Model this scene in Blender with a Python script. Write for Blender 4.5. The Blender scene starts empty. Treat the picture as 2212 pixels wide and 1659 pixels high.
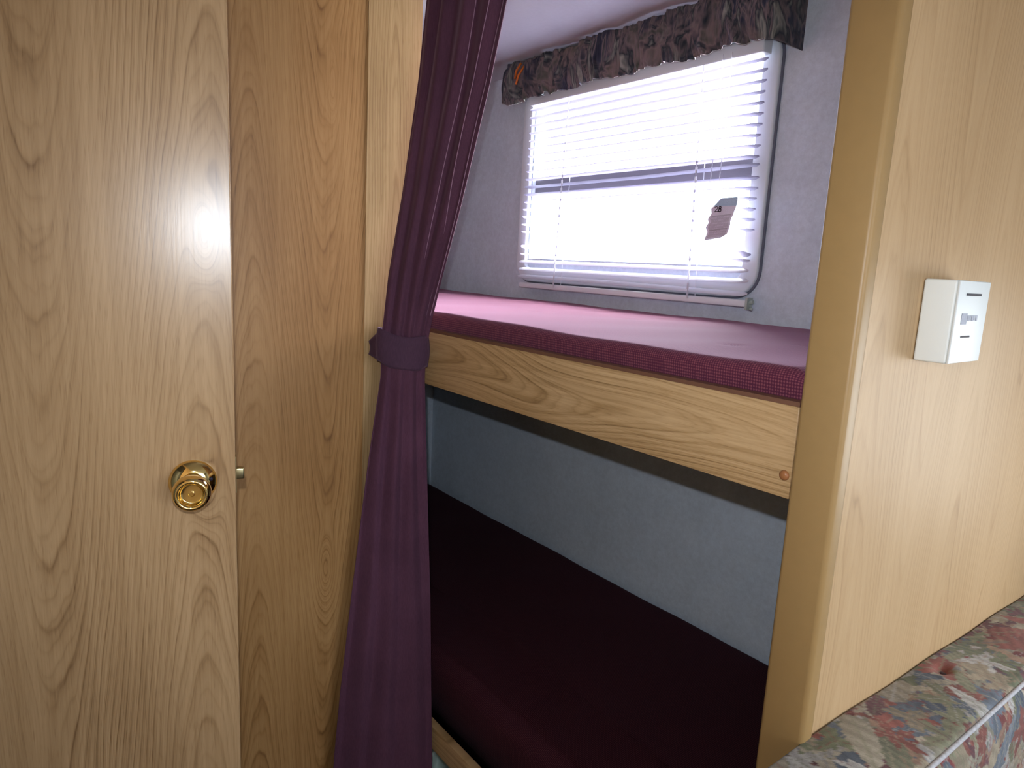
import bpy, bmesh, math, random
import numpy as np
from mathutils import Matrix, Vector

scene = bpy.context.scene
COL = scene.collection
Z0 = 1.45            # eye height above the floor: all z below are given relative to the eye
PI = math.pi
rnd = random.Random(7)

# ---------------------------------------------------------------- object helpers
def tag(o, label=None, cat=None, group=None, kind=None):
    if label: o['label'] = label
    if cat: o['category'] = cat
    if group: o['group'] = group
    if kind: o['kind'] = kind
    return o

def empty(name, label, cat, loc, rotz=0.0, group=None):
    o = bpy.data.objects.new(name, None)
    COL.objects.link(o)
    o.location = (loc[0], loc[1], loc[2] + Z0)
    o.rotation_euler = (0, 0, rotz)
    o.empty_display_size = 0.05
    return tag(o, label, cat, group)

def obj(name, bm, mat, parent=None, smooth=False, local=False, bevel=0.0, kind=None, label=None):
    """links a bmesh as one mesh object; coordinates are eye-relative unless local"""
    me = bpy.data.meshes.new(name)
    bmesh.ops.recalc_face_normals(bm, faces=bm.faces[:])
    bm.to_mesh(me); bm.free()
    o = bpy.data.objects.new(name, me)
    COL.objects.link(o)
    for m in (mat if isinstance(mat, (list, tuple)) else [mat]):
        me.materials.append(m)
    if smooth:
        for p in me.polygons: p.use_smooth = True
    if bevel > 0:
        md = o.modifiers.new('bevel', 'BEVEL'); md.width = bevel; md.segments = 3
        md.limit_method = 'ANGLE'; md.angle_limit = math.radians(40)
        for p in me.polygons: p.use_smooth = True
    if parent is not None:
        o.parent = parent
        if not local:
            M = Matrix.Translation(parent_world(parent)) @ Matrix.Rotation(parent_rot(parent), 4, 'Z')
            me.transform(M.inverted() @ Matrix.Translation((0, 0, Z0)))
    elif not local:
        o.location = (0, 0, Z0)
    if kind: o['kind'] = kind
    if label: o['label'] = label
    return o

def parent_world(p):
    v = Vector(p.location); q = p.parent
    while q is not None:
        v = Matrix.Rotation(q.rotation_euler.z, 3, 'Z') @ v + Vector(q.location); q = q.parent
    return v
def parent_rot(p):
    a = p.rotation_euler.z; q = p.parent
    while q is not None: a += q.rotation_euler.z; q = q.parent
    return a

def box(bm, x0, x1, y0, y1, z0, z1):
    v = [bm.verts.new((x, y, z)) for x in (x0, x1) for y in (y0, y1) for z in (z0, z1)]
    for f in ((0,1,3,2),(4,6,7,5),(0,4,5,1),(2,3,7,6),(0,2,6,4),(1,5,7,3)):
        bm.faces.new([v[i] for i in f])
    return bm
def B(*a): return box(bmesh.new(), *a)

def lathe(profile, segs=48, axis='y'):
    """profile: list of (radius, along); turned round the axis, along running toward -axis"""
    bm = bmesh.new(); rings = []
    for r, h in profile:
        if r < 1e-6:
            rings.append([bm.verts.new((0, -h, 0))])
        else:
            rings.append([bm.verts.new((r*math.cos(2*PI*k/segs), -h, r*math.sin(2*PI*k/segs))) for k in range(segs)])
    for a, b in zip(rings, rings[1:]):
        for k in range(segs):
            k2 = (k+1) % segs
            if len(a) == 1 and len(b) == 1: continue
            if len(a) == 1: bm.faces.new((a[0], b[k], b[k2]))
            elif len(b) == 1: bm.faces.new((a[k], b[0], a[k2]))
            else: bm.faces.new((a[k], b[k], b[k2], a[k2]))
    return bm

def tube(pts, r, segs=8, bm=None):
    bm = bm or bmesh.new()
    pts = [Vector(p) for p in pts]; rings = []
    for i, p in enumerate(pts):
        d = (pts[min(i+1, len(pts)-1)] - pts[max(i-1, 0)]).normalized()
        ref = Vector((0, 0, 1)) if abs(d.z) < .9 else Vector((1, 0, 0))
        a = d.cross(ref).normalized(); b = d.cross(a)
        rings.append([bm.verts.new(p + r*(math.cos(2*PI*k/segs)*a + math.sin(2*PI*k/segs)*b)) for k in range(segs)])
    for a, b in zip(rings, rings[1:]):
        for k in range(segs):
            bm.faces.new((a[k], a[(k+1) % segs], b[(k+1) % segs], b[k]))
    bm.faces.new(rings[0][::-1]); bm.faces.new(rings[-1])
    return bm

def grid(nu, nv, fn, bm=None, closed_u=False):
    bm = bm or bmesh.new()
    V = [[bm.verts.new(fn(i/(nu if closed_u else nu-1), j/(nv-1))) for i in range(nu)] for j in range(nv)]
    for j in range(nv-1):
        for i in range(nu if closed_u else nu-1):
            i2 = (i+1) % nu
            bm.faces.new((V[j][i], V[j][i2], V[j+1][i2], V[j+1][i]))
    return bm, V

def interp(tab, z):
    tab = sorted(tab)
    zs = [t[0] for t in tab]
    return [float(np.interp(z, zs, [t[k] for t in tab])) for k in range(1, len(tab[0]))]

def hash2(i, s=0.0):
    return math.modf(math.sin(i*12.9898 + s*78.233)*43758.5453)[0]

# ---------------------------------------------------------------- material helpers
class NT:
    def __init__(self, name):
        self.m = bpy.data.materials.new(name); self.m.use_nodes = True
        self.t = self.m.node_tree; self.n = self.t.nodes
        self.bsdf = self.n['Principled BSDF']; self.out = self.n['Material Output']
    def new(self, typ, **kw):
        nd = self.n.new(typ)
        for k, v in kw.items(): setattr(nd, k, v)
        return nd
    def link(self, a, b): self.t.links.new(a, b)
    def sock(self, nd, i, v):
        if hasattr(v, 'is_linked'): self.link(v, nd.inputs[i])
        else: nd.inputs[i].default_value = v
    def math(self, op, a, b=None, c=None, clamp=False):
        nd = self.new('ShaderNodeMath', operation=op, use_clamp=clamp)
        self.sock(nd, 0, a)
        if b is not None: self.sock(nd, 1, b)
        if c is not None: self.sock(nd, 2, c)
        return nd.outputs[0]
    def coords(self): return self.new('ShaderNodeTexCoord').outputs['Object']
    def mapping(self, vec, scale=(1,1,1), loc=(0,0,0), rot=(0,0,0)):
        nd = self.new('ShaderNodeMapping')
        self.link(vec, nd.inputs[0])
        nd.inputs['Location'].default_value = loc; nd.inputs['Scale'].default_value = scale; nd.inputs['Rotation'].default_value = rot
        return nd.outputs[0]
    def noise(self, vec, scale, detail=2.0, rough=.5, dist=0.0):
        nd = self.new('ShaderNodeTexNoise')
        self.link(vec, nd.inputs['Vector'])
        nd.inputs['Scale'].default_value = scale; nd.inputs['Detail'].default_value = detail
        nd.inputs['Roughness'].default_value = rough; nd.inputs['Distortion'].default_value = dist
        return nd.outputs[0]
    def ramp(self, fac, stops, interp='LINEAR'):
        nd = self.new('ShaderNodeValToRGB'); cr = nd.color_ramp; cr.interpolation = interp
        while len(cr.elements) < len(stops): cr.elements.new(.5)
        for e, (p, c) in zip(cr.elements, stops):
            e.position = p; e.color = (*c, 1) if len(c) == 3 else c
        self.link(fac, nd.inputs[0]); return nd.outputs[0]
    def mix(self, fac, a, b, blend='MIX'):
        nd = self.new('ShaderNodeMix', data_type='RGBA', blend_type=blend)
        for idx, v in ((0, fac), (6, a), (7, b)):
            if hasattr(v, 'is_linked'): self.link(v, nd.inputs[idx])
            else: nd.inputs[idx].default_value = (*v, 1) if isinstance(v, tuple) and len(v) == 3 else v
        return nd.outputs[2]
    def bump(self, h, strength=.2, dist=.002):
        nd = self.new('ShaderNodeBump'); nd.inputs['Strength'].default_value = strength; nd.inputs['Distance'].default_value = dist
        self.link(h, nd.inputs['Height']); self.link(nd.outputs[0], self.bsdf.inputs['Normal'])
    def set(self, **kw):
        names = dict(color='Base Color', rough='Roughness', metal='Metallic', spec='Specular IOR Level', sheen='Sheen Weight',
                     sheen_rough='Sheen Roughness', sheen_tint='Sheen Tint', coat='Coat Weight', coat_rough='Coat Roughness')
        for k, v in kw.items():
            s = self.bsdf.inputs[names[k]]
            if hasattr(v, 'is_linked'): self.link(v, s)
            else: s.default_value = (*v, 1) if isinstance(v, tuple) and len(v) == 3 else v
        return self

def srgb(r, g, b):
    f = lambda c: (c/255/12.92) if c/255 <= .04045 else ((c/255+.055)/1.055)**2.4
    return (f(r), f(g), f(b))

def plain(name, color, rough=.6, metal=0.0, var=.06, scale=30.0, spec=.3, bump=0.0):
    t = NT(name)
    n = t.noise(t.coords(), scale, 3)
    f = t.math('MULTIPLY_ADD', n, 2*var, 1-var)
    c = t.mix(1.0, color, f, 'MULTIPLY') if False else None
    mixn = t.new('ShaderNodeMix', data_type='RGBA', blend_type='MULTIPLY')
    mixn.inputs[0].default_value = 1.0; mixn.inputs[6].default_value = (*color, 1)
    comb = t.new('ShaderNodeCombineColor')
    for i in range(3): t.link(f, comb.inputs[i])
    t.link(comb.outputs[0], mixn.inputs[7])
    t.set(color=mixn.outputs[2], rough=rough, metal=metal, spec=spec)
    if bump: t.bump(n, bump, .001)
    return t.m

def wood(name, u, v, light, mid, dark, off=(0, 0), period=.42, slope=7.0, amp=11.0, warp=5.0, rough=.33, contrast=1.0,
         coat=0.0, rings=1.0, tone=1.0, knots=(), wander=.20, spec=.45):
    """oak print laminate: u / v name the axes across and along the grain"""
    t = NT(name)
    sep = t.new('ShaderNodeSeparateXYZ'); t.link(t.coords(), sep.inputs[0])
    U = t.math('ADD', sep.outputs['XYZ'.index(u)], off[0]); V = t.math('ADD', sep.outputs['XYZ'.index(v)], off[1])
    def vec(su, sv, w=0.0):
        c = t.new('ShaderNodeCombineXYZ')
        t.link(t.math('MULTIPLY', U, su), c.inputs[0]); t.link(t.math('MULTIPLY', V, sv), c.inputs[1]); c.inputs[2].default_value = w
        return c.outputs[0]
    n1 = t.noise(vec(4.2, .8, 1.3), 1.0, 1.0, .45, .25)
    n2 = t.noise(vec(26.0, 2.6, 4.1), 1.0, 2.0, .5)
    n4 = t.noise(vec(9.0, 5.0, 3.3), 1.0, 1.0, .5)
    uw = t.math('ADD', U, t.math('MULTIPLY', t.math('SUBTRACT', t.noise(vec(2.2, 1.1, 7.7), 1.0, 1.0), .5), wander))
    s = t.math('SINE', t.math('MULTIPLY', uw, PI/period))
    hump = t.math('MULTIPLY', t.math('MULTIPLY', s, s), amp)
    ph = t.math('ADD', t.math('ADD', hump, t.math('MULTIPLY', V, slope)),
                t.math('ADD', t.math('MULTIPLY', n1, warp), t.math('ADD', t.math('MULTIPLY', n2, 1.0), t.math('MULTIPLY', n4, .8))))
    for u0, v0, ka, kb, kk in knots:
        dx = t.math('DIVIDE', t.math('SUBTRACT', U, u0 + off[0]), ka); dy = t.math('DIVIDE', t.math('SUBTRACT', V, v0 + off[1]), kb)
        r2 = t.math('ADD', t.math('MULTIPLY', dx, dx), t.math('MULTIPLY', dy, dy))
        ph = t.math('ADD', ph, t.math('MULTIPLY', t.math('POWER', 2.718, t.math('MULTIPLY', r2, -1.0)), kk))
    ph = t.math('MULTIPLY', ph, rings)
    fr = t.math('FRACT', ph)
    ring = t.ramp(fr, [(0.0, (.25,)*3), (.07, (.06,)*3), (.30, (.0,)*3), (.60, (.16,)*3), (.84, (.45,)*3), (.93, (.95,)*3), (1.0, (.25,)*3)])
    fr2 = t.math('FRACT', t.math('ADD', t.math('MULTIPLY', ph, 2.37), t.math('MULTIPLY', n2, 1.5)))
    ring2 = t.ramp(fr2, [(0.0, (.3,)*3), (.2, (.0,)*3), (.7, (.3,)*3), (.9, (1.0,)*3), (1.0, (.3,)*3)])
    soft = t.ramp(t.noise(vec(12.0, 1.2, 6.6), 1.0, 1.0), [(.36, (.12,)*3), (.62, (1,)*3)])
    ring = t.math('MULTIPLY', t.math('ADD', t.math('MULTIPLY', ring, .70), t.math('MULTIPLY', ring2, .34)), t.math('MULTIPLY_ADD', soft, .75, .25))
    fib = t.noise(vec(420.0, 9.0, 2.0), 1.0, 3.0, .6)
    fib2 = t.noise(vec(95.0, 1.6, 5.0), 1.0, 2.0, .5)
    pore = t.ramp(t.noise(vec(650.0, 28.0, 8.0), 1.0, 1.0), [(.60, (0,)*3), (.72, (1,)*3)])
    blot = t.noise(vec(4.0, 1.6, 9.0), 1.0, 2.0, .5)
    fine = t.math('ADD', t.math('MULTIPLY', t.math('SUBTRACT', fib, .5), 1.0), t.math('MULTIPLY', t.math('SUBTRACT', fib2, .5), 1.0))
    k = t.math('ADD', t.math('MULTIPLY', ring, .74*contrast), t.math('MULTIPLY', fine, .50*contrast))
    k = t.math('ADD', k, t.math('MULTIPLY', t.math('SUBTRACT', blot, .5), 1.0*contrast))
    k = t.math('ADD', k, t.math('MULTIPLY', pore, .20*contrast))
    k = t.math('ADD', k, .16, clamp=True)
    L, M_, D = [tuple(c*tone for c in q) for q in (light, mid, dark)]
    col = t.ramp(k, [(0.0, L), (.42, M_), (1.0, D)])
    t.set(color=col, rough=rough, spec=spec, coat=coat, coat_rough=.18)
    t.bump(fib, .05, .001)
    return t.m

# ---------------------------------------------------------------- materials
OAK_L, OAK_M, OAK_D = (.46, .33, .19), (.37, .245, .13), (.19, .105, .042)
m_door = wood('oak_door', 'X', 'Z', (.44, .285, .148), (.325, .198, .094), (.155, .078, .031), off=(.040, .05), period=.40, slope=9, amp=16, warp=3.0, wander=.07, rough=.28, spec=.48, knots=[(-.034, 1.468, .016, .050, 3.2), (-.045, 1.10, .02, .05, 2.2), (-.26, .62, .02, .10, 2.0)])
m_wall = wood('oak_hall_wall', 'Y', 'Z', (.42, .235, .092), (.315, .160, .054), (.165, .074, .021), off=(-.435, .3), period=.30, slope=10, amp=11, warp=5, wander=.06, rough=.38, knots=[(.588, -.70, .020, .070, 4.5), (.60, .34, .012, .06, 2.5)])
m_stile = wood('oak_stile', 'Y', 'Z', (.50, .335, .165), (.36, .222, .098), (.17, .090, .032), off=(-.742, .1), period=.16, slope=3.5, amp=9, warp=2.5, wander=.05, rough=.38)
m_panel = wood('oak_partition', 'Y', 'Z', (.54, .365, .198), (.445, .285, .142), (.27, .155, .066), off=(.15, .6), period=.34, slope=5, amp=11, warp=5, rough=.46, contrast=.66, spec=.22)
m_rail = wood('oak_bunk_board', 'Z', 'X', (.54, .355, .180), (.39, .238, .105), (.19, .098, .036), off=(.17, .2), period=.24, slope=4, amp=9, warp=10, rough=.36)
m_post = plain('ochre_vinyl_trim', (.34, .21, .082), .42, var=.05, scale=60, spec=.35)
m_edge = plain('brown_edge_band', (.16, .075, .045), .5)
m_under = plain('dark_plywood', (.045, .028, .02), .8)

def wallpaper(name, base, v=.13):
    t = NT(name); c = t.coords()
    n = t.noise(c, 70, 4, .65); n2 = t.noise(c, 9, 2, .5); n3 = t.noise(c, 320, 2, .6)
    k = t.math('ADD', t.math('ADD', t.math('MULTIPLY', n, .5), t.math('MULTIPLY', n2, .3)), t.math('MULTIPLY', n3, .2))
    col = t.ramp(k, [(.32, tuple(x*(1-v) for x in base)), (.5, base), (.68, tuple(min(1, x*(1+v)) for x in base))])
    t.set(color=col, rough=.75, spec=.2); t.bump(n3, .08, .001); return t.m
m_paper = wallpaper('pale_grey_wallpaper', (.66, .735, .82))
m_ceil = wallpaper('white_ceiling_board', (.50, .51, .54), .05)
m_carpet = plain('brown_carpet', (.08, .06, .05), .95, var=.4, scale=250)

def fabric(name, base, dot, scale=230.0, dots=True, sheen=.25, tint=(.9, .6, .8)):
    t = NT(name); c = t.coords()
    n = t.noise(c, 8, 3); nf = t.noise(c, 400, 2)
    if dots:
        sep = t.new('ShaderNodeSeparateXYZ'); t.link(c, sep.inputs[0])
        X = t.math('MULTIPLY', t.math('ADD', sep.outputs[0], t.math('MULTIPLY', sep.outputs[1], .0)), scale*2.2)
        Y = t.math('MULTIPLY', t.math('ADD', sep.outputs[1], sep.outputs[2]), scale*2.2)
        s1 = t.math('SINE', t.math('ADD', X, Y)); s2 = t.math('SINE', t.math('SUBTRACT', X, Y))
        w = t.math('MULTIPLY', s1, s2)
        w = t.math('ADD', t.math('MULTIPLY', w, .5), .5)
        w = t.math('MULTIPLY', w, t.math('MULTIPLY_ADD', nf, 1.2, .4), clamp=True)
        fac = t.ramp(w, [(.42, (0,)*3), (.85, (1,)*3)])
        col = t.mix(fac, base, dot); h = w
    else:
        w = t.noise(t.mapping(c, (1, 1, .12)), 700, 2, .6)
        col = t.ramp(t.math('ADD', t.math('MULTIPLY', w, .5), t.math('MULTIPLY', n, .5)), [(.3, tuple(x*.75 for x in base)), (.7, dot)]); h = w
    t.set(color=col, rough=.85, spec=.12, sheen=sheen, sheen_rough=.45, sheen_tint=tint)
    t.bump(t.math('ADD', t.math('MULTIPLY', h, .5), t.math('MULTIPLY', n, 1.0)), .35 if dots else .12, .0015)
    return t.m
m_matt = fabric('plum_weave_mattress', (.088, .017, .038), (.22, .064, .084), scale=360, sheen=.28, tint=(1.0, .6, .85))
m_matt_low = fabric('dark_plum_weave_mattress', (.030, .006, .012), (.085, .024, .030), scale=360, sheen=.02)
m_curt = fabric('plum_curtain_cloth', (.080, .031, .054), (.104, .041, .070), dots=False, sheen=.12)
m_band = fabric('plum_tieback_cloth', (.062, .030, .053), (.082, .040, .068), dots=False, sheen=.2)

def brass():
    t = NT('polished_brass'); n = t.noise(t.coords(), 60, 2)
    t.set(color=t.ramp(n, [(.3, (.83, .60, .22)), (.7, (.88, .66, .28))]), metal=1.0, rough=.09); return t.m
m_brass = brass()
m_steel = plain('dull_brass_latch', (.42, .36, .20), .28, metal=1.0)
m_dark = plain('dark_slot', (.012, .008, .02), .6)
m_plastic = plain('white_abs_plastic', (.86, .90, .87), .4, var=.015, spec=.4)
m_plastic_front = plain('white_front_plastic', (.78, .82, .82), .4, var=.012, spec=.4)
m_grey = plain('grey_print', (.40, .42, .50), .6, var=.25, scale=500)
m_frame = plain('white_window_frame', (.82, .87, .92), .4, var=.02)
m_gasket = plain('grey_gasket', (.16, .17, .22), .6)
m_bar = plain('dark_sash_bar', (.10, .095, .11), .5)
m_orange = plain('orange_plastic', (.62, .16, .022), .4)
m_peg = plain('brown_screw_cap', (.30, .12, .045), .35)
m_slot = plain('silver_slot_hardware', (.45, .52, .48), .35)

def backlit(name, base, trans, mixf, rough=.45):
    t = NT(name); t.set(color=base, rough=rough, spec=.3)
    tr = t.new('ShaderNodeBsdfTranslucent')
    n = t.noise(t.coords(), 25, 2); t.link(t.ramp(n, [(.3, tuple(c*.93 for c in trans)), (.7, trans)]), tr.inputs[0])
    mx = t.new('ShaderNodeMixShader'); mx.inputs[0].default_value = mixf
    t.link(t.bsdf.outputs[0], mx.inputs[1]); t.link(tr.outputs[0], mx.inputs[2]); t.link(mx.outputs[0], t.out.inputs[0]); return t.m
m_slat_shaded = backlit('white_slat_shaded', (.33, .32, .42), (.55, .53, .72), .08)  # white slats darkened to lavender: shade of their undersides put into the colour
m_slat_lit = backlit('white_slat_lit', (.74, .74, .82), (.55, .53, .72), .08)  # lighter copy of the same slat, painting the lowest ones as lit
m_cord = backlit('white_cord', (.85, .87, .9), (.9, .9, .95), .6, .7)

def glass_mat():
    t = NT('window_glass'); tr = t.new('ShaderNodeBsdfTransparent'); gl = t.new('ShaderNodeBsdfGlossy')
    tr.inputs[0].default_value = (.96, .98, 1, 1); gl.inputs['Roughness'].default_value = .02
    lw = t.new('ShaderNodeLayerWeight'); lw.inputs[0].default_value = .12
    mx = t.new('ShaderNodeMixShader'); t.link(t.math('MULTIPLY', lw.outputs['Fresnel'], .5), mx.inputs[0])
    t.link(tr.outputs[0], mx.inputs[1]); t.link(gl.outputs[0], mx.inputs[2]); t.link(mx.outputs[0], t.out.inputs[0]); return t.m
m_glass = glass_mat()

def valance_mat():
    t = NT('tapestry_valance'); c = t.mapping(t.coords(), (1.9, .6, .30))
    w = t.noise(c, 22, 3, .6, .8); w2 = t.noise(t.mapping(t.coords(), (1, .7, .8), (3, 1, 2)), 16, 2, .6, 1.2)
    a = t.ramp(w, [(.28, (.018, .02, .032)), (.42, (.05, .055, .085)), (.5, (.21, .165, .17)), (.56, (.035, .042, .055)), (.66, (.29, .29, .26)), (.76, (.06, .08, .09))])
    b = t.ramp(w2, [(.3, (.09, .095, .08)), (.45, (.20, .155, .155)), (.58, (.026, .036, .046)), (.72, (.30, .31, .28))])
    f = t.ramp(t.noise(t.coords(), 9, 2), [(.42, (0,)*3), (.58, (1,)*3)])
    t.set(color=t.mix(f, a, b), rough=.9, spec=.1, sheen=.1); t.bump(t.noise(t.mapping(t.coords(), (1, 1, .18)), 150, 3), .8, .004); return t.m
m_val = valance_mat()

def painted(name, rough=.85):
    t = NT(name); a = t.new('ShaderNodeVertexColor'); a.layer_name = 'print'
    wv = t.noise(t.coords(), 650, 2, .6); f = t.math('MULTIPLY_ADD', wv, .55, .72)
    comb = t.new('ShaderNodeCombineColor')
    for i in range(3): t.link(f, comb.inputs[i])
    t.set(color=t.mix(1.0, a.outputs[0], comb.outputs[0], 'MULTIPLY'), rough=rough, spec=.12, sheen=.1); t.bump(wv, .25, .001); return t.m
m_floral = painted('leaf_tapestry')
m_tagm = painted('paper_tag', .6)
m_pipe = plain('pale_welt_cord', (.42, .41, .43), .8, var=.4, scale=120)

# ---------------------------------------------------------------- the setting
def struct(name, bm, m, **kw): return obj(name, bm, m, kind='structure', **kw)
FL = -Z0
CE = .672                      # ceiling
YB = 1.58                      # inside face of the outer wall behind the bunks
struct('floor', B(-2.7, 2.4, -1.5, 2.1, FL-.05, FL), m_carpet)
struct('ceiling', B(-2.7, 2.4, -1.5, 2.1, CE, CE+.05), m_ceil)

def wall_with_holes(x0, x1, y0, y1, z0, z1, holes, axis='x'):
    """box wall with rectangular holes; holes are (a0,a1,z0,z1) along the wall"""
    bm = bmesh.new()
    a0, a1 = (x0, x1) if axis == 'x' else (y0, y1)
    cuts = sorted({a0, a1, *[h[0] for h in holes], *[h[1] for h in holes]})
    for p, q in zip(cuts, cuts[1:]):
        mid = (p+q)/2; hs = [h for h in holes if h[0] < mid < h[1]]
        spans = [(z0, z1)] if not hs else [(z0, hs[0][2]), (hs[0][3], z1)]
        for s0, s1 in spans:
            if s1 - s0 < 1e-4: continue
            if axis == 'x': box(bm, p, q, y0, y1, s0, s1)
            else: box(bm, x0, x1, p, q, s0, s1)
    return bm

W1 = (-1.935, -1.055, .030, .555)        # bunk window opening
W2 = (-.02, 1.02, -.58, .05)              # dinette window (right of the frame)
struct('wall_back', wall_with_holes(-2.6, -.429, YB, YB+.05, FL, CE, [W1]), m_paper)
YD = 2.0
struct('wall_bay', wall_with_holes(-.428, 2.3, YD, YD+.05, FL, CE, [W2]), m_paper)
struct('wall_far', B(-2.60, -2.55, .80, YB-.001, FL, CE), m_paper)
struct('wall_front', B(-2.60, -1.427, .76, .799, FL, CE), m_under)
struct('wall_rear', B(-1.425, -1.385, -1.45, .799, FL, CE), m_wall)
struct('trim_2', B(-1.3849, -1.3832, .674, .7995, FL, CE), m_stile)
# bathroom side wall with its doorway, then the wall behind the photographer with an added fill opening
struct('wall_left', wall_with_holes(-1.384, 2.3, -.42, -.37, FL, CE, [(-1.21, -.56, FL, .53)]), m_panel)
struct('wall_bathroom', B(-1.384, -.3, -1.45, -1.40, FL, CE), m_paper)
struct('wall_inner', B(-.34, -.30, -1.40, -.421, FL, CE), m_paper)
W3 = (-.25, 1.25, -.30, .50)
struct('wall_near', wall_with_holes(2.25, 2.30, -.369, YD-.001, FL, CE, [W3], axis='y'), m_paper)
# partition at the foot of the bunks and its trim
struct('wall_right', B(-.428, -.378, .815, YD-.001, FL, CE), m_panel)
struct('trim_1', B(-.433, -.3735, .797, .8255, FL, CE), m_post, bevel=.006)

def rounded_ring(x0, x1, z0, z1, w, r, y0, y1, n=10):
    def loop(x0, x1, z0, z1, r):
        pts = []
        for cx, cz, a in ((x1-r, z1-r, 0), (x0+r, z1-r, 90), (x0+r, z0+r, 180), (x1-r, z0+r, 270)):
            for k in range(n+1):
                t = math.radians(a + 90*k/n); pts.append((cx+r*math.cos(t), cz+r*math.sin(t)))
        return pts
    o = loop(x0, x1, z0, z1, r); i = loop(x0+w, x1-w, z0+w, z1-w, max(r-w, .008))
    bm = bmesh.new(); R = [[bm.verts.new((x, y, z)) for x, z in L] for L, y in ((o, y0), (i, y0), (i, y1), (o, y1))]
    m = len(o)
    for a in range(4):
        for k in range(m):
            bm.faces.new((R[a][k], R[a][(k+1) % m], R[(a+1) % 4][(k+1) % m], R[(a+1) % 4][k]))
    return bm

def window(name, hole, frame_ext, y_in, depth=.016, bar=None, r=.07):
    root = bpy.data.objects.new(name, None); COL.objects.link(root); root['kind'] = 'structure'
    root.location = ((hole[0]+hole[1])/2, y_in, hole[2]+Z0)
    root.empty_display_size = .05
    fx0, fx1, fz0, fz1 = frame_ext
    obj('window_frame', rounded_ring(fx0, fx1, fz0, fz1, .046, r, y_in-depth, y_in-.0005), m_frame, root, bevel=.004)
    obj('gasket', rounded_ring(fx0-.005, fx1+.005, fz0-.005, fz1+.005, .006, r+.005, y_in-.006, y_in-.0003), m_gasket, root)
    obj('pane', B(hole[0], hole[1], y_in+.028, y_in+.031, hole[2], hole[3]), m_glass, root)
    if bar: obj('sash_bar', B(hole[0], hole[1], y_in+.012, y_in+.027, bar[0], bar[1]), m_bar, root)
    return root
window('window_1', W1, (-1.985, -1.005, -.050, .604), YB, bar=(.252, .302))
window('window_2', W2, (-.065, 1.065, -.625, .095), YD)
r3 = bpy.data.objects.new('added_fill_window', None); COL.objects.link(r3); r3['kind'] = 'structure'; r3.location = (2.25, .5, Z0)  # unseen window, added as a way in for fill light
obj('pane', B(2.27, 2.274, W3[0], W3[1], W3[2], W3[3]), m_glass, r3)
bmf = bmesh.new()
for a in ((W3[0]-.04, W3[0]+.01, W3[2]-.04, W3[3]+.04), (W3[1]-.01, W3[1]+.04, W3[2]-.04, W3[3]+.04),
          (W3[0]+.01, W3[1]-.01, W3[2]-.04, W3[2]+.01), (W3[0]+.01, W3[1]-.01, W3[3]-.01, W3[3]+.04)):
    box(bmf, 2.232, 2.2495, *a)
obj('window_frame', bmf, m_frame, r3)

# ---------------------------------------------------------------- open door with knob and latch
DZ = 1.115
door = bpy.data.objects.new('door_1', None)
door_bm = B(-.66, 0, 0, .034, .02, 1.95)
dm = bpy.data.meshes.new('door_1'); bmesh.ops.recalc_face_normals(door_bm, faces=door_bm.faces[:]); door_bm.to_mesh(dm); door_bm.free()
bpy.data.objects.remove(door)
door = bpy.data.objects.new('door_1', dm); COL.objects.link(door); dm.materials.append(m_door); door['kind'] = 'structure'
door.location = (-1.0265, .2935, 0); door.rotation_euler = (0, 0, math.atan2(.965, .262))
md = door.modifiers.new('bevel', 'BEVEL'); md.width = .0015; md.segments = 2
KX = -.058
def on_door(o, x, z): o.location = (x, 0, z); return o
knob = on_door(obj('door_knob', lathe([(0, .0590), (.0028, .0590), (.0032, .0590), (.0035, .0588), (.0036, .0583), (.0038, .0580), (.0042, .0579), (.0048, .0579), (.0125, .0579), (.0131, .0580), (.0138, .0584), (.0144, .0592), (.0149, .0606), (.0155, .0625), (.0163, .0643), (.0175, .0658), (.0190, .0664),
        (.0212, .0660), (.0236, .0630), (.0253, .0580), (.0258, .0530), (.0250, .0475), (.0222, .0430), (.0180, .0400), (.0150, .0370), (.0138, .0330), (.0145, .0290), (.0170, .0240), (.0170, .0150)]), m_brass, door, smooth=True, local=True), KX, DZ)
rose = obj('rosette', lathe([(.0325, .0003), (.0328, .0030), (.0320, .0055), (.0300, .0080), (.0268, .0112), (.0225, .0140), (.0190, .0155), (.0165, .0160)]), m_brass, knob, smooth=True, local=True)
obj('release_hole', lathe([(0, .0128), (.0022, .0128), (.0026, .0118), (.0026, .0105)], 16), m_dark, knob, smooth=True, local=True).location = (.0245, -.0025, .006)
latch = obj('latch_bolt', B(-.004, .0125, .010, .024, -.0085, .0085), m_steel, door, local=True, bevel=.002); on_door(latch, 0, DZ+.004)
obj('latch_plate', B(0, .0014, .004, .030, -.028, .028), m_steel, door, local=True).location = (0, 0, DZ+.004)

# ---------------------------------------------------------------- bunks and mattresses
XL, XR = -2.545, -.4335
up = empty('bunk_platform', 'upper bunk shelf with an oak front board below the window', 'bunk', (-1.5, 1.2, -.274))
obj('front_board', B(XL, XR, .800, .819, -.274, -.1545), m_rail, up, bevel=.0012)
obj('edge_band', B(XL, XR, .800, .819, -.1544, -.1485), m_edge, up, label='brown edge band')
obj('deck', B(XL, XR, .8195, YB-.002, -.200, -.186), m_under, up)
cap = obj('screw_cap', lathe([(0, .0045), (.003, .0043), (.0055, .003), (.0066, .0012), (.0068, 0)], 24), m_peg, up, smooth=True, local=True, label='brown round screw cap')
cap.location = Vector((-.4425, .800, -.2445+Z0)) - Vector(up.location)
low = empty('bunk_platform', 'lower bunk shelf with a low oak front board near the floor', 'bunk', (-1.5, 1.2, -1.165))
obj('front_board', B(XL, XR, .800, .819, -1.152, -1.094), m_rail, low, bevel=.0012)
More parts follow.
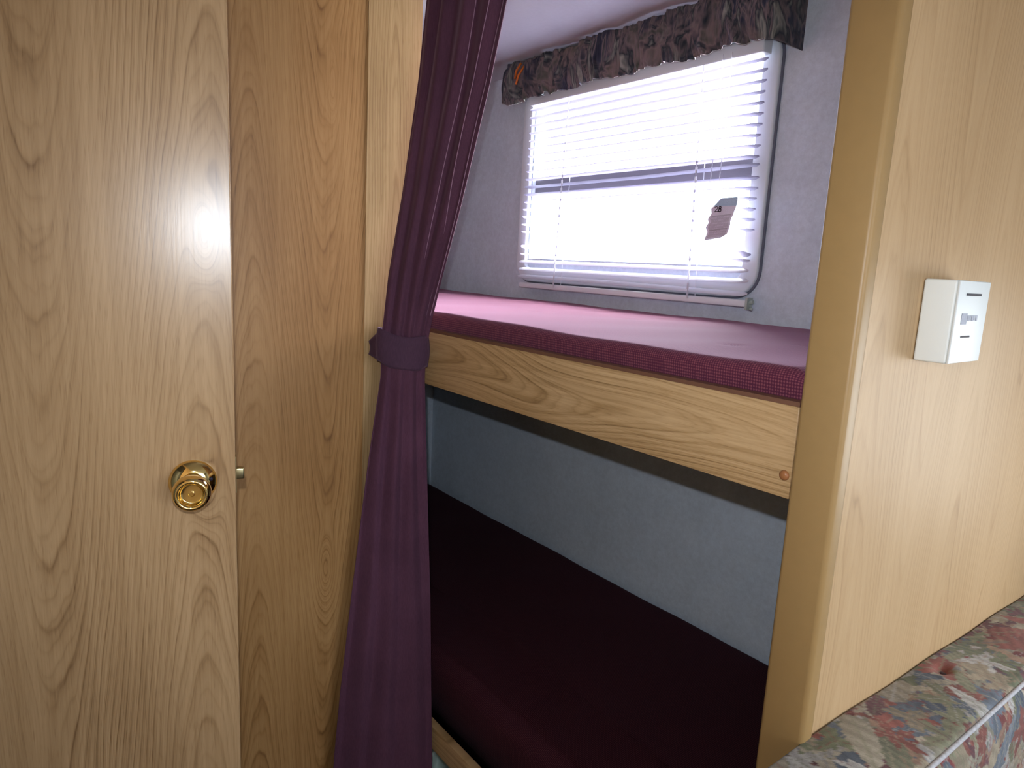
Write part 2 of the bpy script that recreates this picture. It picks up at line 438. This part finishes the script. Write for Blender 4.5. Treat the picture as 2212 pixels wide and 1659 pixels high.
obj('deck', B(XL, XR, .8195, YB-.002, -1.165, -1.150), m_under, low)
for xs in (XL, XR-.03): obj('support', B(xs, xs+.03, .84, YB-.01, FL, -1.1655), m_under, low)

def mattress(name, label, x0, x1, y0, y1, z0, z1, r, crown, creases, parent_loc, m_matt=m_matt):
    """one soft slab: a rounded cross-section swept along x"""
    root = empty(name, label, 'mattress', parent_loc)
    prof = [(y0+.006, z0)]
    for k in range(9):
        a = PI + PI/2*k/8.0
        a = PI - PI/2*k/8.0
        prof.append((y0+r+r*math.cos(a), z1-r+r*math.sin(a)))
    for k in range(1, 40): prof.append((y0+r+(y1-y0-2*r)*k/40, z1))
    for k in range(9):
        a = PI/2 - PI/2*k/8.0
        prof.append((y1-r+r*math.cos(a), z1-r+r*math.sin(a)))
    prof.append((y1-.006, z0))
    n = len(prof)
    def f(u, v):
        x = x0+(x1-x0)*u; y, z = prof[min(n-1, int(round(v*(n-1))))]
        t = (y-y0)/(y1-y0); e = min(u, 1-u)
        if z > z0+.001:
            z += crown*math.sin(PI*t)*min(1, e*8) - .010*max(0, 1-e/.012)
            z += .0012*math.sin(x*9+y*7)+.0008*math.sin(x*23-y*15)
            for cx, cy, ln, dp in creases:
                dx = (x-cx)/ln; dy = (y-cy-.006*math.sin(dx*2))/.006
                if abs(dx) < 1: z -= dp*math.exp(-dy*dy)*(1-dx*dx)
        return (x, y, z)
    bm, V = grid(260, n, f)
    for row in (0, -1): pass
    bm.faces.new([V[j][0] for j in range(n)]); bm.faces.new([V[j][-1] for j in range(n)][::-1])
    bm.faces.new([V[0][i] for i in range(260)]+[V[-1][i] for i in range(259, -1, -1)])
    cv = obj('cover', bm, m_matt, root, smooth=True)
    # welt seam along the lower front edge
    obj('welt', tube([(x0+.004+(x1-x0-.008)*k/60, y0+.003, z0+.004) for k in range(61)], .0035, 6), m_matt, cv, smooth=True)
    return root
mattress('bunk_mattress', 'plum woven mattress on the upper bunk, lit by the window', XL+.006, XR-.004, .822, YB-.012, -.1855, -.112, .016, .003,
         [(-.60, 1.13, .035, .004), (-.66, .98, .03, .004), (-1.33, 1.12, .05, .004), (-1.12, 1.25, .05, .003)], (-1.5, 1.2, -.186))
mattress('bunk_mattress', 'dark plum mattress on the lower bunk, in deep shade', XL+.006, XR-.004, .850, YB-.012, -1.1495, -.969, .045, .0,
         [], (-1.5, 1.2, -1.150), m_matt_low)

# ---------------------------------------------------------------- blind
YS = 1.537
bl = empty('venetian_blind', 'white horizontal slat blind hanging in front of the bunk window', 'blind', (-1.46, YS, -.07))
obj('headrail', B(-1.905, -1.022, YS-.018, YS+.018,   .534, .568), m_frame, bl, bevel=.003)
def slat_bm(z, x0, x1, tilt, bend, w=.0125, crown=.0022, sag=0.0):
    def f(u, v):
        x = x0+(x1-x0)*u; t = (v-.5)*2
        e = min(u, 1-u)*(x1-x0)
        ww = w*min(1, math.sqrt(max(.06, min(1, e/.012))))
        h = crown*(1-t*t)
        c, s = math.cos(tilt), math.sin(tilt)
        yy = t*ww; zz = h
        dz = bend(x) if bend else 0
        return (x, YS + yy*c + zz*s, z + dz - yy*s + zz*c - sag*math.sin(PI*u))
    return grid(60, 6, f)[0]
pitch = .0252
for i in range(25):
    z = .522 - i*pitch
    if z < -.052: break
    tilt = math.radians(7 + 12*i/24 + 3*hash2(i, 1)); bend = None
    x0, x1 = -1.912 - .0012*i + .004*hash2(i, 2), -1.020 + .0007*i + .003*hash2(i, 3)
    if i == 17: continue                                   # a slat has dropped out of the ladder here
    if i == 18: bend = lambda x: -.010*max(0, (x+1.25)/.25); tilt = math.radians(34)
    if i == 10: bend = lambda x: .006*max(0, (x+1.4)/.4)
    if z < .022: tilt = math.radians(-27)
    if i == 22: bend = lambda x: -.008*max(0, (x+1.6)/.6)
    o = obj('slat', slat_bm(z, x0, x1, tilt, bend), m_slat_shaded if z > .045 else m_slat_lit, bl, smooth=True)
obj('bottom_rail', B(-1.916, -1.003, YS-.013, YS+.013, -.072, -.054), m_frame, bl, bevel=.004)
for lx0, lx1 in ((-1.706, -1.728), (-1.195, -1.180)):
    bm = bmesh.new()
    tube([(lx0, YS-.0155, .545), (lx1, YS-.0155, -.054)], .0012, 6, bm)
    tube([(lx0+.002, YS+.0155, .545), (lx1+.002, YS+.0155, -.054)], .0012, 6, bm)
    for i in range(24):
        z = .522 - i*pitch; t = (0.545-z)/.6; x = lx0+(lx1-lx0)*t
        box(bm, x-.0035, x+.0035, YS-.0158, YS-.0148, z-.004, z+.012)
    obj('ladder_cord', bm, m_cord, bl)
for cx in (-1.135, -1.108):
    obj('lift_cord', tube([(cx, YS-.020, .548), (cx+.002, YS-.021, .35), (cx-.002, YS-.020, .22)], .0010, 6), m_cord, bl)
bm = bmesh.new()
box(bm, -1.003, -.997, YS-.012, YS+.012, -.078, -.048); tube([(-.997, YS, -.060), (-.988, YS, -.058)], .005, 10, bm); tube([(-.996, YS, -.075), (-.989, YS+.002, -.077)], .004, 8, bm)
obj('hold_down_bracket', bm, m_slot, bl, label='small clear bracket')

# vertex colour painting -------------------------------------------------
def paint(o, fn):
    me = o.data; at = me.color_attributes.new('print', 'FLOAT_COLOR', 'POINT')
    data = np.ones((len(me.vertices), 4), dtype=np.float32)
    data[:, :3] = fn
    at.data.foreach_set('color', data.ravel())

# paper tag caught on the slats
tag_o = empty('paper_tag', 'torn grey paper tag with 28 and printed lines, stuck on the blind', 'tag', (-1.09, 1.517, .093))
Lp = [(0, -1.098, .197), (.10, -1.112, .186), (.22, -1.128, .172), (.30, -1.124, .160), (.42, -1.132, .146), (.50, -1.127, .137), (.62, -1.136, .124), (.72, -1.131, .114), (.9, -1.138, .100), (1, -1.139, .091)]
Rp = [(0, -1.050, .198), (.15, -1.052, .180), (.30, -1.057, .163), (.38, -1.056, .156), (.52, -1.062, .140), (.6, -1.061, .132), (.75, -1.068, .118), (.85, -1.072, .108), (1, -1.090, .098)]
NU, NV = 46, 90
TV = []
def ftag(u, v):
    lx, lz = interp(Lp, v); rx, rz = interp(Rp, v)
    TV.append((u, v))
    return (lx+(rx-lx)*u, 1.5165 + .003*math.sin(v*9) - .004*u*(1-u), lz+(rz-lz)*u)
tb = grid(NU, NV, ftag)[0]
to = obj('paper_sheet', tb, m_tagm, tag_o, smooth=True)
cols = []
for u, v in TV:
    c = np.array([.82, .80, .92])
    if v < .17: c = np.array([.48, .66, .82])
    if .36 < v < .93 and u > .10 and u < .93:
        line = math.sin(v*95)
        c = c*(.70 + .12*(line > .2)*(hash2(int(u*30), int(v*15)) > -.2))
        if abs(v-.37) < .012 or abs(v-.70) < .012: c = c*.72
    cols.append(c)
paint(to, np.array(cols))
def stroke(bm, pts, w, y):
    for (xa, za), (xb, zb) in zip(pts, pts[1:]):
        d = Vector((xb-xa, zb-za)); n = Vector((-d.y, d.x)).normalized()*w
        bm.faces.new([bm.verts.new(q) for q in ((xa+n.x, y, za+n.y), (xb+n.x, y, zb+n.y), (xb-n.x, y, zb-n.y), (xa-n.x, y, za-n.y))])
bm = bmesh.new()
ox, oz, s = -1.111, .163, .0105
stroke(bm, [(ox+s*(.5-.5*math.cos(a)), oz+s*(.85+.35*math.sin(a))) for a in [k*PI/8 for k in range(9)]] + [(ox+s*.1, oz), (ox+s*1.3, oz+s*.12)], .0009, 1.5105)
ox += .0165
for cz, rr in ((.95, .30), (.36, .36)):
    stroke(bm, [(ox+s*rr*math.cos(2*PI*k/14), oz+s*(cz+rr*math.sin(2*PI*k/14))) for k in range(15)], .0014, 1.5105)
obj('handwritten_number', bm, m_dark, to)

# ---------------------------------------------------------------- valance over the window
va = empty('window_valance', 'gathered dark tapestry valance above the bunk blind', 'valance', (-1.48, 1.50, .53))
YV = 1.478
path = [(-2.012, YB-.004), (-2.026, 1.53), (-2.020, 1.49), (-2.0, YV), (-.975, YV-.030), (-.960, YV-.024), (-.956, YV-.012), (-.956, YB-.003)]
seg = [0]
for a, b in zip(path, path[1:]): seg.append(seg[-1]+math.hypot(b[0]-a[0], b[1]-a[1]))
LT = seg[-1]
def along(d):
    for i in range(len(path)-1):
        if d <= seg[i+1] or i == len(path)-2:
            t = (d-seg[i])/(seg[i+1]-seg[i]); a, b = path[i], path[i+1]
            tx, ty = (b[0]-a[0])/(seg[i+1]-seg[i]), (b[1]-a[1])/(seg[i+1]-seg[i])
            return a[0]+(b[0]-a[0])*t, a[1]+(b[1]-a[1])*t, ty, -tx
NG = 900
g1 = [hash2(k, 9.1) for k in range(2000)]
def sm(q, s):
    k = math.floor(q); t = q-k; t = t*t*(3-2*t)
    return g1[(k+s) % 2000]*(1-t)+g1[(k+1+s) % 2000]*t
def fval(u, v):
    d = u*LT; x, y, nx, ny = along(d)
    frontness = max(0, min(1, (d-.10)/.05))*max(0, min(1, (LT-.13-d)/.03))
    gath = sm(d*70+1.1*math.sin(v*4), 3)*.7 + sm(d*170+.9*math.sin(v*7+d*9), 400)*.5
    ruff = math.sin(v*PI)
    amp = (.014*frontness+.0012)
    off = amp*(gath+.2) + .012*ruff*frontness
    if v < .12 or v > .88: off += .004*sm(d*90, 900)*frontness
    top = .664 + .004*sm(d*45, 77)*frontness
    bot = .538 + .007*sm(d*60, 55)*frontness + .004*sm(d*17, 155)*frontness
    # fabric droops at its left end, hangs flat and square at the right return
    lf = max(0, 1-(d-.07)/.17)
    if d < .24: top -= .045*max(0, 1-d/.16); bot += .055*max(0, 1-abs(d-.10)/.1)*0 + .035*max(0, 1-d/.16)
    if d > LT-.14: bot -= .004
    z = top+(bot-top)*v
    return (x-nx*off*-1*-1, y-ny*off*-1*-1, z) if False else (x+(-nx)*off*-1, y+(-ny)*off*-1, z)
bmv, _ = grid(NG, 26, lambda u, v: (lambda p: p)(fval(u, v)))
vo = obj('fabric', bmv, m_val, va, smooth=True)
sd = vo.modifiers.new('thick', 'SOLIDIFY'); sd.thickness = .002
obj('header_board', B(-2.0, -.962, YV+.012, YB-.004, .640, .652), m_under, va)
cl = empty('clip', 'two-legged orange plastic clip pinned on the left end of the valance', 'clip', (-1.965, 1.462, .60))
bm = bmesh.new()
for (xa, za, xb, zb) in ((-1.885, .655, -1.912, .610), (-1.868, .642, -1.905, .592)):
    tube([(xa, 1.462, za), ((xa+xb)/2, 1.455, (za+zb)/2), (xb, 1.460, zb)], .0036, 8, bm)
obj('clip_legs', bm, m_orange, cl, smooth=True)

# ---------------------------------------------------------------- curtain tied back at the left
cu = empty('curtain', 'plum floor-length curtain gathered against the hall wall', 'curtain', (-1.28, .72, FL))
Rt = [(.655, -1.000, .778), (.464, -1.052, .778), (.33, -1.092, .778), (.117, -1.172, .778), (-.05, -1.240, .776), (-.122, -1.268, .775), (-.19, -1.284, .772), (-.25, -1.284, .770), (-.339, -1.278, .772), (-.763, -1.237, .776), (-1.147, -1.210, .778), (-1.40, -1.196, .778)]
Lt = [(.655, -1.345, .779), (.531, -1.331, .779), (.375, -1.330, .764), (.138, -1.330, .732), (-.038, -1.330, .703), (-.157, -1.330, .690), (-.19, -1.330, .688), (-.25, -1.330, .688), (-.442, -1.330, .661), (-.76, -1.330, .624), (-.981, -1.330, .601), (-1.14, -1.330, .588), (-1.40, -1.330, .575)]
def pleat(q):
    """asymmetric fold profile, one fold per unit"""
    t = q-math.floor(q)
    return (t/.68 if t < .68 else (1-t)/.32)
def fcur(u, v):
    z = .655+(-1.40-.655)*v
    rx, ry = interp(Rt, z); lx, ly = interp(Lt, z)
    dx, dy = rx-lx, ry-ly; L = math.hypot(dx, dy); nx, ny = dy/L, -dx/L       # normal toward the room
    if z > -.21: n_f, amp = 4.3, .009+.012*max(0, z)
    else: n_f, amp = 3.4, .010
    kz = max(0, 1-abs(z+.21)/.12); amp = amp*(1-.55*kz)
    w = u + .022*math.sin(v*6+u*5) + .012*math.sin(v*13+2)
    p = pleat(w*n_f+.22*math.sin(v*5)); p = p*p*(3-2*p)
    o = amp*(p-.5) + .020*math.sin(PI*u)*(1.0 if z < -.2 else .55) + .0015*math.sin(u*17+v*23)
    o *= min(1, min(u, 1-u)*14+.1)
    return (lx+dx*u+nx*o, ly+dy*u+ny*o, z)
bmc, _ = grid(220, 200, fcur)
co = obj('drape', bmc, m_curt, cu, smooth=True)
sd = co.modifiers.new('thick', 'SOLIDIFY'); sd.thickness = .0022; sd.offset = -1
m_fold_light = plain('painted_fold_highlight', (.30, .17, .24), .8, var=.2, scale=200)  # pale lines painting the back-light that rims the pleat edges
for us in (.66, .86, .955):
    obj('fold_highlight', tube([Vector(fcur(us + .02*math.sin(k*.07+us*9), .004 + .37*k/90)) + Vector((.0012, -.0028, 0)) for k in range(91)], .0009, 6), m_fold_light, cu, smooth=True)
# tieback band wraps round the bundle at a slant and reaches the wall
def ftie(u, v):
    z = -.150 - .072*v
    a = 2*PI*u
    cx, cy = -1.308, .729
    dx, dy = (.036, .060)
    tt = math.cos(a); ss = math.sin(a)
    ax, ay = .42, .907                                  # along the bundle
    px, py = .907, -.42                                 # towards the room
    la = .0545 + .004*math.sin(v*PI)
    lb = .030 + .003*math.sin(v*PI)
    x = cx + ax*la*tt + px*lb*ss; y = cy + ay*la*tt + py*lb*ss
    zz = z + .010*tt*-.6 - .010*max(0, ss)*(1-tt*tt) + .002*math.sin(5*a)*v
    return (x, y, zz)
bmt, _ = grid(72, 14, ftie, closed_u=True)
tie = obj('tieback', bmt, m_band, cu, smooth=True, label='wide plum tieback band')
sd = tie.modifiers.new('thick', 'SOLIDIFY'); sd.thickness = .003
bm = bmesh.new()
bm, _ = grid(12, 8, lambda u, v: (-1.332-.048*u, .690-.004*u+.004*math.sin(v*3), -.148-.070*v*(1-.55*u)-.030*u))
tl = obj('tieback_loop', bm, m_band, cu, smooth=True); sd = tl.modifiers.new('thick', 'SOLIDIFY'); sd.thickness = .004
tr = empty('curtain_track', 'white ceiling track carrying the plum curtain', 'curtain track', (-.9, .778, .655))
obj('track', B(-1.38, -.436, .768, .788, .658, CE-.0005), m_frame, tr, bevel=.002)

# ---------------------------------------------------------------- gas detector on the partition
PX = -.378
de = empty('wall_detector', 'small white slotted detector box mounted on the oak partition', 'detector', (PX, 1.018, -.094))
def det(y0, y1, z0, z1, x0, x1): return B(x0, x1, y0, y1, z0, z1)
obj('housing', det(.966, 1.070, -.0945, .0115, PX+.0004, PX+.0395), m_plastic, de, bevel=.003)
fcv = obj('front_cover', det(.9665, 1.0695, -.0940, .0110, PX+.0396, PX+.0425), m_plastic_front, de, bevel=.001)
XF = PX+.0427
obj('slot', det(.990, 1.040, -.0076, -.0046, XF, XF+.0006), m_dark, fcv)
obj('slot', det(.992, 1.021, -.0612, -.0588, XF, XF+.0006), m_dark, fcv)
bm = bmesh.new()
box(bm, XF, XF+.0004, .985, 1.003, -.0440, -.0300)
for k, w in enumerate((.0075, .0045, .006, .004, .005)): box(bm, XF, XF+.0004, 1.005+.007*k, 1.005+.007*k+w, -.0400+.001*(k % 2), -.0325)
obj('printed_label', bm, m_grey, fcv)

# ---------------------------------------------------------------- dinette bench with leaf tapestry back cushion
def leaf_raster(Hm, Wm, px):
    """paints overlapping autumn leaves; Hm x Wm metres, px metres per pixel"""
    h, w = int(Hm/px)+1, int(Wm/px)+1
    rs = np.random.RandomState(5)
    yy, xx = np.mgrid[0:h, 0:w]; yy = yy*px; xx = xx*px
    img = np.zeros((h, w, 3)); img[:] = (.30, .25, .20)
    pal = [(.30, .055, .05), (.36, .10, .07), (.115, .14, .19), (.17, .20, .25), (.46, .36, .23), (.50, .42, .30), (.30, .29, .17), (.23, .24, .13), (.42, .24, .15), (.52, .48, .44), (.20, .07, .08), (.38, .34, .24)]
    for k in range(int(Hm*Wm*2600)):
        cx, cy = rs.rand()*Wm, rs.rand()*Hm; a = rs.rand()*2*PI; L = .022+.040*rs.rand()
        c = np.array(pal[rs.randint(len(pal))])*(.8+.4*rs.rand())
        c2 = np.array(pal[rs.randint(len(pal))])
        x0, x1 = max(0, int((cx-L*1.3)/px)), min(w, int((cx+L*1.3)/px)+1); y0, y1 = max(0, int((cy-L*1.3)/px)), min(h, int((cy+L*1.3)/px)+1)
        if x1 <= x0 or y1 <= y0: continue
        X = xx[y0:y1, x0:x1]-cx; Y = yy[y0:y1, x0:x1]-cy
        p = (X*math.cos(a)+Y*math.sin(a))/L; q = (-X*math.sin(a)+Y*math.cos(a))/L
        r = np.hypot(p, q); th = np.arctan2(q, p)
        if rs.rand() < .5:      # lobed leaf
            n = rs.choice([3, 5]); edge = .55+.30*np.cos(n*th)+.10*np.cos(4*n*th+1)
            inside = r < edge; vein = np.abs(np.sin(n*th/2.0))*r < .035
        else:                   # pointed narrow leaf with wavy rim
            half = .34*np.sqrt(np.clip(1-p*p, 0, 1))*(1-.35*p)+.03*np.sin(p*22)
            inside = (np.abs(q) < half) & (np.abs(p) < 1); vein = (np.abs(q) < .03) | (np.abs(np.sin((p*1.0+np.abs(q)*1.4)*11)) < .16)
        shade = (.85+.35*np.clip(p, -1, 1)*.5+.12*np.sin(p*14+q*9))[..., None]
        colr = c*shade; colr = np.where(vein[..., None], colr*.5+.5*c2*1.0, colr)
        rim = inside & (r > .0)
        reg = img[y0:y1, x0:x1]; reg[inside] = colr[inside]
    # dashes of woven outline
    img *= (.92+.16*rs.rand(h, w, 1))
    g = img.mean(axis=2, keepdims=True)
    return np.clip((img*.84+.16*g)*.70, .01, .75)

CB0, CB1, CT = .70, 1.96, -.582
def ctop(y): return CT - .032*max(0, (y-.80))/.75
bench = empty('dinette_bench', 'boxed dinette bench base below the leaf pattern cushions', 'bench', (-.1, 1.12, FL))
obj('bench_base', B(PX+.004, .16, .84, YD-.02, FL, -1.10), m_panel, bench)
def cushion_mesh(x0, x1, y0, y1, zb, ztop, r, ny, fine):
    """rounded slab; profile runs up the back, over the top, down the front"""
    pr = [(x0, zb)]
    def arc(cx, cz, a0, a1, n=5):
        for k in range(n+1):
            a = a0+(a1-a0)*k/n; pr.append((cx+r*math.cos(a), cz+r*math.sin(a)))
    rb = .003
    for k in range(4):
        a = PI - PI/2*k/3; pr.append((x0+rb+rb*math.cos(a), -rb+rb*math.sin(a)))
    nt = max(2, int((x1-x0-r-rb)/fine))
    for k in range(1, nt): pr.append((x0+rb+(x1-x0-r-rb)*k/nt, 0))
    arc(x1-r, -r, PI/2, 0)
    nf = max(2, int(.24/fine))
    for k in range(1, nf+1): pr.append((x1, -r-.24*k/nf))
    pr.append((x1, zb-CT if False else -(ztop(0)-zb)))
    s = [0]
    pr[0] = (x0, -(ztop(0)-zb))
    for a, b in zip(pr, pr[1:]): s.append(s[-1]+math.hypot(b[0]-a[0], b[1]-a[1]))
    n = len(pr); uvs = []
    def f(u, v):
        y = y0+(y1-y0)*u; k = int(round(v*(n-1))); x, z = pr[k]
        uvs.append((y, s[k]))
        e = min(y-y0, y1-y); rr = .02
        sq = 0 if e > rr else (rr-math.sqrt(max(0, rr*rr-(rr-e)**2)))
        xm = (x0+x1)/2; x = x+(xm-x)*min(1, sq/.06)
        zz = max(zb, ztop(y)+z-(sq if z > -.05 else 0))
        top = z > -r*.5
        if top:
            zz += .004*math.sin(PI*(x-x0)/(x1-x0)) + .0015*math.sin(y*21+x*30)
            d2 = ((y-1.175)/.016)**2+((x+.345)/.010)**2                     # tufting dimple
            zz -= .010*math.exp(-d2)
        else: x += (.006*math.sin(min(1, -z/.24)*PI) - .010*math.exp(-((z+.026)/.014)**2))*(1 if x > xm else 0)
        return (x, y, zz)
    bm, V = grid(ny, n, f)
    bm.faces.new([V[j][0] for j in range(n)]); bm.faces.new([V[j][-1] for j in range(n)][::-1])
    return bm, uvs, s[-1]
bc = empty('back_cushion', 'leaf pattern bench back cushion leaning on the oak partition', 'cushion', (-.32, 1.1, -.995))
FN = .0026
bmq, uvs, SL = cushion_mesh(PX+.0012, -.264, CB0, CB1, -.985, ctop, .010, int((CB1-CB0)/FN), FN)
cc = obj('cover', bmq, m_floral, bc, smooth=True)
ras = leaf_raster(SL+.01, CB1-CB0+.01, .0012)
uvn = np.array(uvs)
ii = np.clip((uvn[:, 1]/.0012).astype(int), 0, ras.shape[0]-1); jj = np.clip(((uvn[:, 0]-CB0)/.0012).astype(int), 0, ras.shape[1]-1)
paint(cc, ras[ii, jj])
obj('piping', tube([(-.2635, CB0+.02+(CB1-CB0-.04)*k/80, ctop(CB0+.02+(CB1-CB0-.04)*k/80)-.007) for k in range(81)], .0034, 8), m_pipe, cc, smooth=True, label='pale welt cord')
obj('button', lathe([(0, .003), (.004, .0027), (.006, .001), (.0062, -.002)], 16), m_floral, cc, smooth=True, local=True)
bpy.data.objects['button'].location = Vector((-.345, 1.175, ctop(1.175)-.0055+Z0))-Vector(bc.location); bpy.data.objects['button'].rotation_euler = (-PI/2, 0, 0)
bt = bpy.data.objects['button']; paint(bt, np.tile([.06, .03, .03], (len(bt.data.vertices), 1)))
sc_ = empty('seat_cushion', 'flat leaf pattern seat cushion on the dinette bench', 'cushion', (-.05, 1.2, -1.098))
bmq, uvs, SL = cushion_mesh(PX+.006, .17, .842, CB1, -1.098, lambda y: -.998, .012, 60, .012)
so = obj('cover', bmq, m_floral, sc_, smooth=True)
uvn = np.array(uvs); ras2 = leaf_raster(SL+.01, CB1-.84+.01, .004)
ii = np.clip((uvn[:, 1]/.004).astype(int), 0, ras2.shape[0]-1); jj = np.clip(((uvn[:, 0]-.842)/.004).astype(int), 0, ras2.shape[1]-1)
paint(so, ras2[ii, jj])

# ---------------------------------------------------------------- bag stored under the lower bunk
bg = empty('plastic_bag', 'crumpled pale green plastic bag under the lower bunk', 'bag', (-1.50, .985, FL))
def fbag(u, v):
    a = 2*PI*u; z = FL + .001 + .135*v
    r = (.060 if v < .75 else .060*(1-(v-.75)*2.6))*(1+.14*math.sin(7*a+v*6)+.10*math.sin(13*a-v*9))*(.8+.35*math.sin(PI*min(1, v*1.1)))
    return (-1.50+r*1.3*math.cos(a), .985+r*math.sin(a), z+.006*math.sin(5*a))
bmb, VB = grid(64, 18, fbag, closed_u=True)
bmb.faces.new(VB[0]); bmb.faces.new(VB[-1])
m_bag = plain('pale_green_plastic', (.42, .52, .47), .25, spec=.6)
obj('bag_body', bmb, m_bag, bg, smooth=True)

# ---------------------------------------------------------------- light
w = bpy.data.worlds.new('sky'); scene.world = w; w.use_nodes = True
bgn = w.node_tree.nodes['Background']
wn, wl = w.node_tree.nodes, w.node_tree.links
sky = wn.new('ShaderNodeTexSky'); sky.sky_type = 'HOSEK_WILKIE'; sky.turbidity = 6; sky.sun_direction = (.3, -.6, .74)
mxw = wn.new('ShaderNodeMix'); mxw.data_type = 'RGBA'; mxw.inputs[0].default_value = .8
wl.new(sky.outputs[0], mxw.inputs[6]); mxw.inputs[7].default_value = (.80, .90, 1.0, 1)
tc = wn.new('ShaderNodeTexCoord'); sp = wn.new('ShaderNodeSeparateXYZ'); rp = wn.new('ShaderNodeValToRGB')
wl.new(tc.outputs['Generated'], sp.inputs[0]); wl.new(sp.outputs[2], rp.inputs[0])
rp.color_ramp.elements[0].position = 0.0; rp.color_ramp.elements[0].color = (.06, .065, .06, 1)
rp.color_ramp.elements[1].position = .02; rp.color_ramp.elements[1].color = (1, 1, 1, 1)
mul = wn.new('ShaderNodeMix'); mul.data_type = 'RGBA'; mul.blend_type = 'MULTIPLY'; mul.inputs[0].default_value = 1.0
wl.new(mxw.outputs[2], mul.inputs[6]); wl.new(rp.outputs[0], mul.inputs[7])
wl.new(mul.outputs[2], bgn.inputs[0]); bgn.inputs[1].default_value = 7.0

def area(name, loc, rot, sx, sy, power, color, spread=PI):
    d = bpy.data.lights.new(name, 'AREA'); d.shape = 'RECTANGLE'; d.size = sx; d.size_y = sy; d.energy = power; d.color = color; d.spread = spread
    o = bpy.data.objects.new(name, d); COL.objects.link(o); o.location = (loc[0], loc[1], loc[2]+Z0); o.rotation_euler = rot
    return o
# bright overcast sky standing beyond the bunk window
area('daylight_bunk_window', (-1.30, YB+1.15, .72), (-PI/2, 0, 0), 2.0, 1.25, 800, (1.0, .95, .98), math.radians(150))
area('daylight_dinette_window', (.50, YD+.16, -.36), (-PI/2, 0, 0), 1.0, .6, 15, (1.0, .97, .92))
area('fill_near_window', (2.42, .5, .1), (0, PI/2, 0), .8, 1.5, 21, (.98, .97, 1.0))  # fill lamp added behind the camera to lift the room's ambient light
fl = bpy.data.lights.new('camera_flash', 'SPOT'); fl.energy = 26.5; fl.spot_size = math.radians(100); fl.spot_blend = .85; fl.shadow_soft_size = .006; fl.color = (.88, .97, 1.09)
fo = bpy.data.objects.new('camera_flash', fl); COL.objects.link(fo)

# ---------------------------------------------------------------- camera
cam = bpy.data.cameras.new('camera'); co_ = bpy.data.objects.new('camera', cam); COL.objects.link(co_)
cam.sensor_fit = 'HORIZONTAL'; cam.sensor_width = 36.0; cam.lens = 24.093; cam.clip_start = .01
c = np.array([1106, 829.5]); VA = np.array([-69, 514.]); VZ = np.array([661, 9433.])
f = math.sqrt(-np.dot(VA-c, VZ-c))
a = np.array([*(VA-c), f]); a /= np.linalg.norm(a)
zd = np.array([*(VZ-c), f]); zd /= np.linalg.norm(zd)
Xc, Zc = -a, -zd
Yc = np.cross(Zc, Xc)
Rcv = np.stack([Xc, Yc, Zc], 1)                 # world -> camera (x right, y down, z ahead)
M = Matrix(((Rcv.T @ np.diag([1, -1, -1])).tolist()))
co_.matrix_world = Matrix.Translation((0, 0, Z0)) @ M.to_4x4()
cam.dof.use_dof = False
scene.camera = co_
fo.matrix_world = Matrix.Translation(Vector((-.012, -.008, .064+Z0))) @ M.to_4x4()

scene.view_settings.view_transform = 'Standard'
scene.view_settings.look = 'None'
scene.view_settings.exposure = 0.0
scene.cycles.use_denoising = True
scene.cycles.max_bounces = 6
scene.cycles.diffuse_bounces = 3
scene.cycles.use_adaptive_sampling = True
scene.cycles.adaptive_threshold = .06
scene.cycles.transparent_max_bounces = 8
scene.cycles.sample_clamp_indirect = 6.0
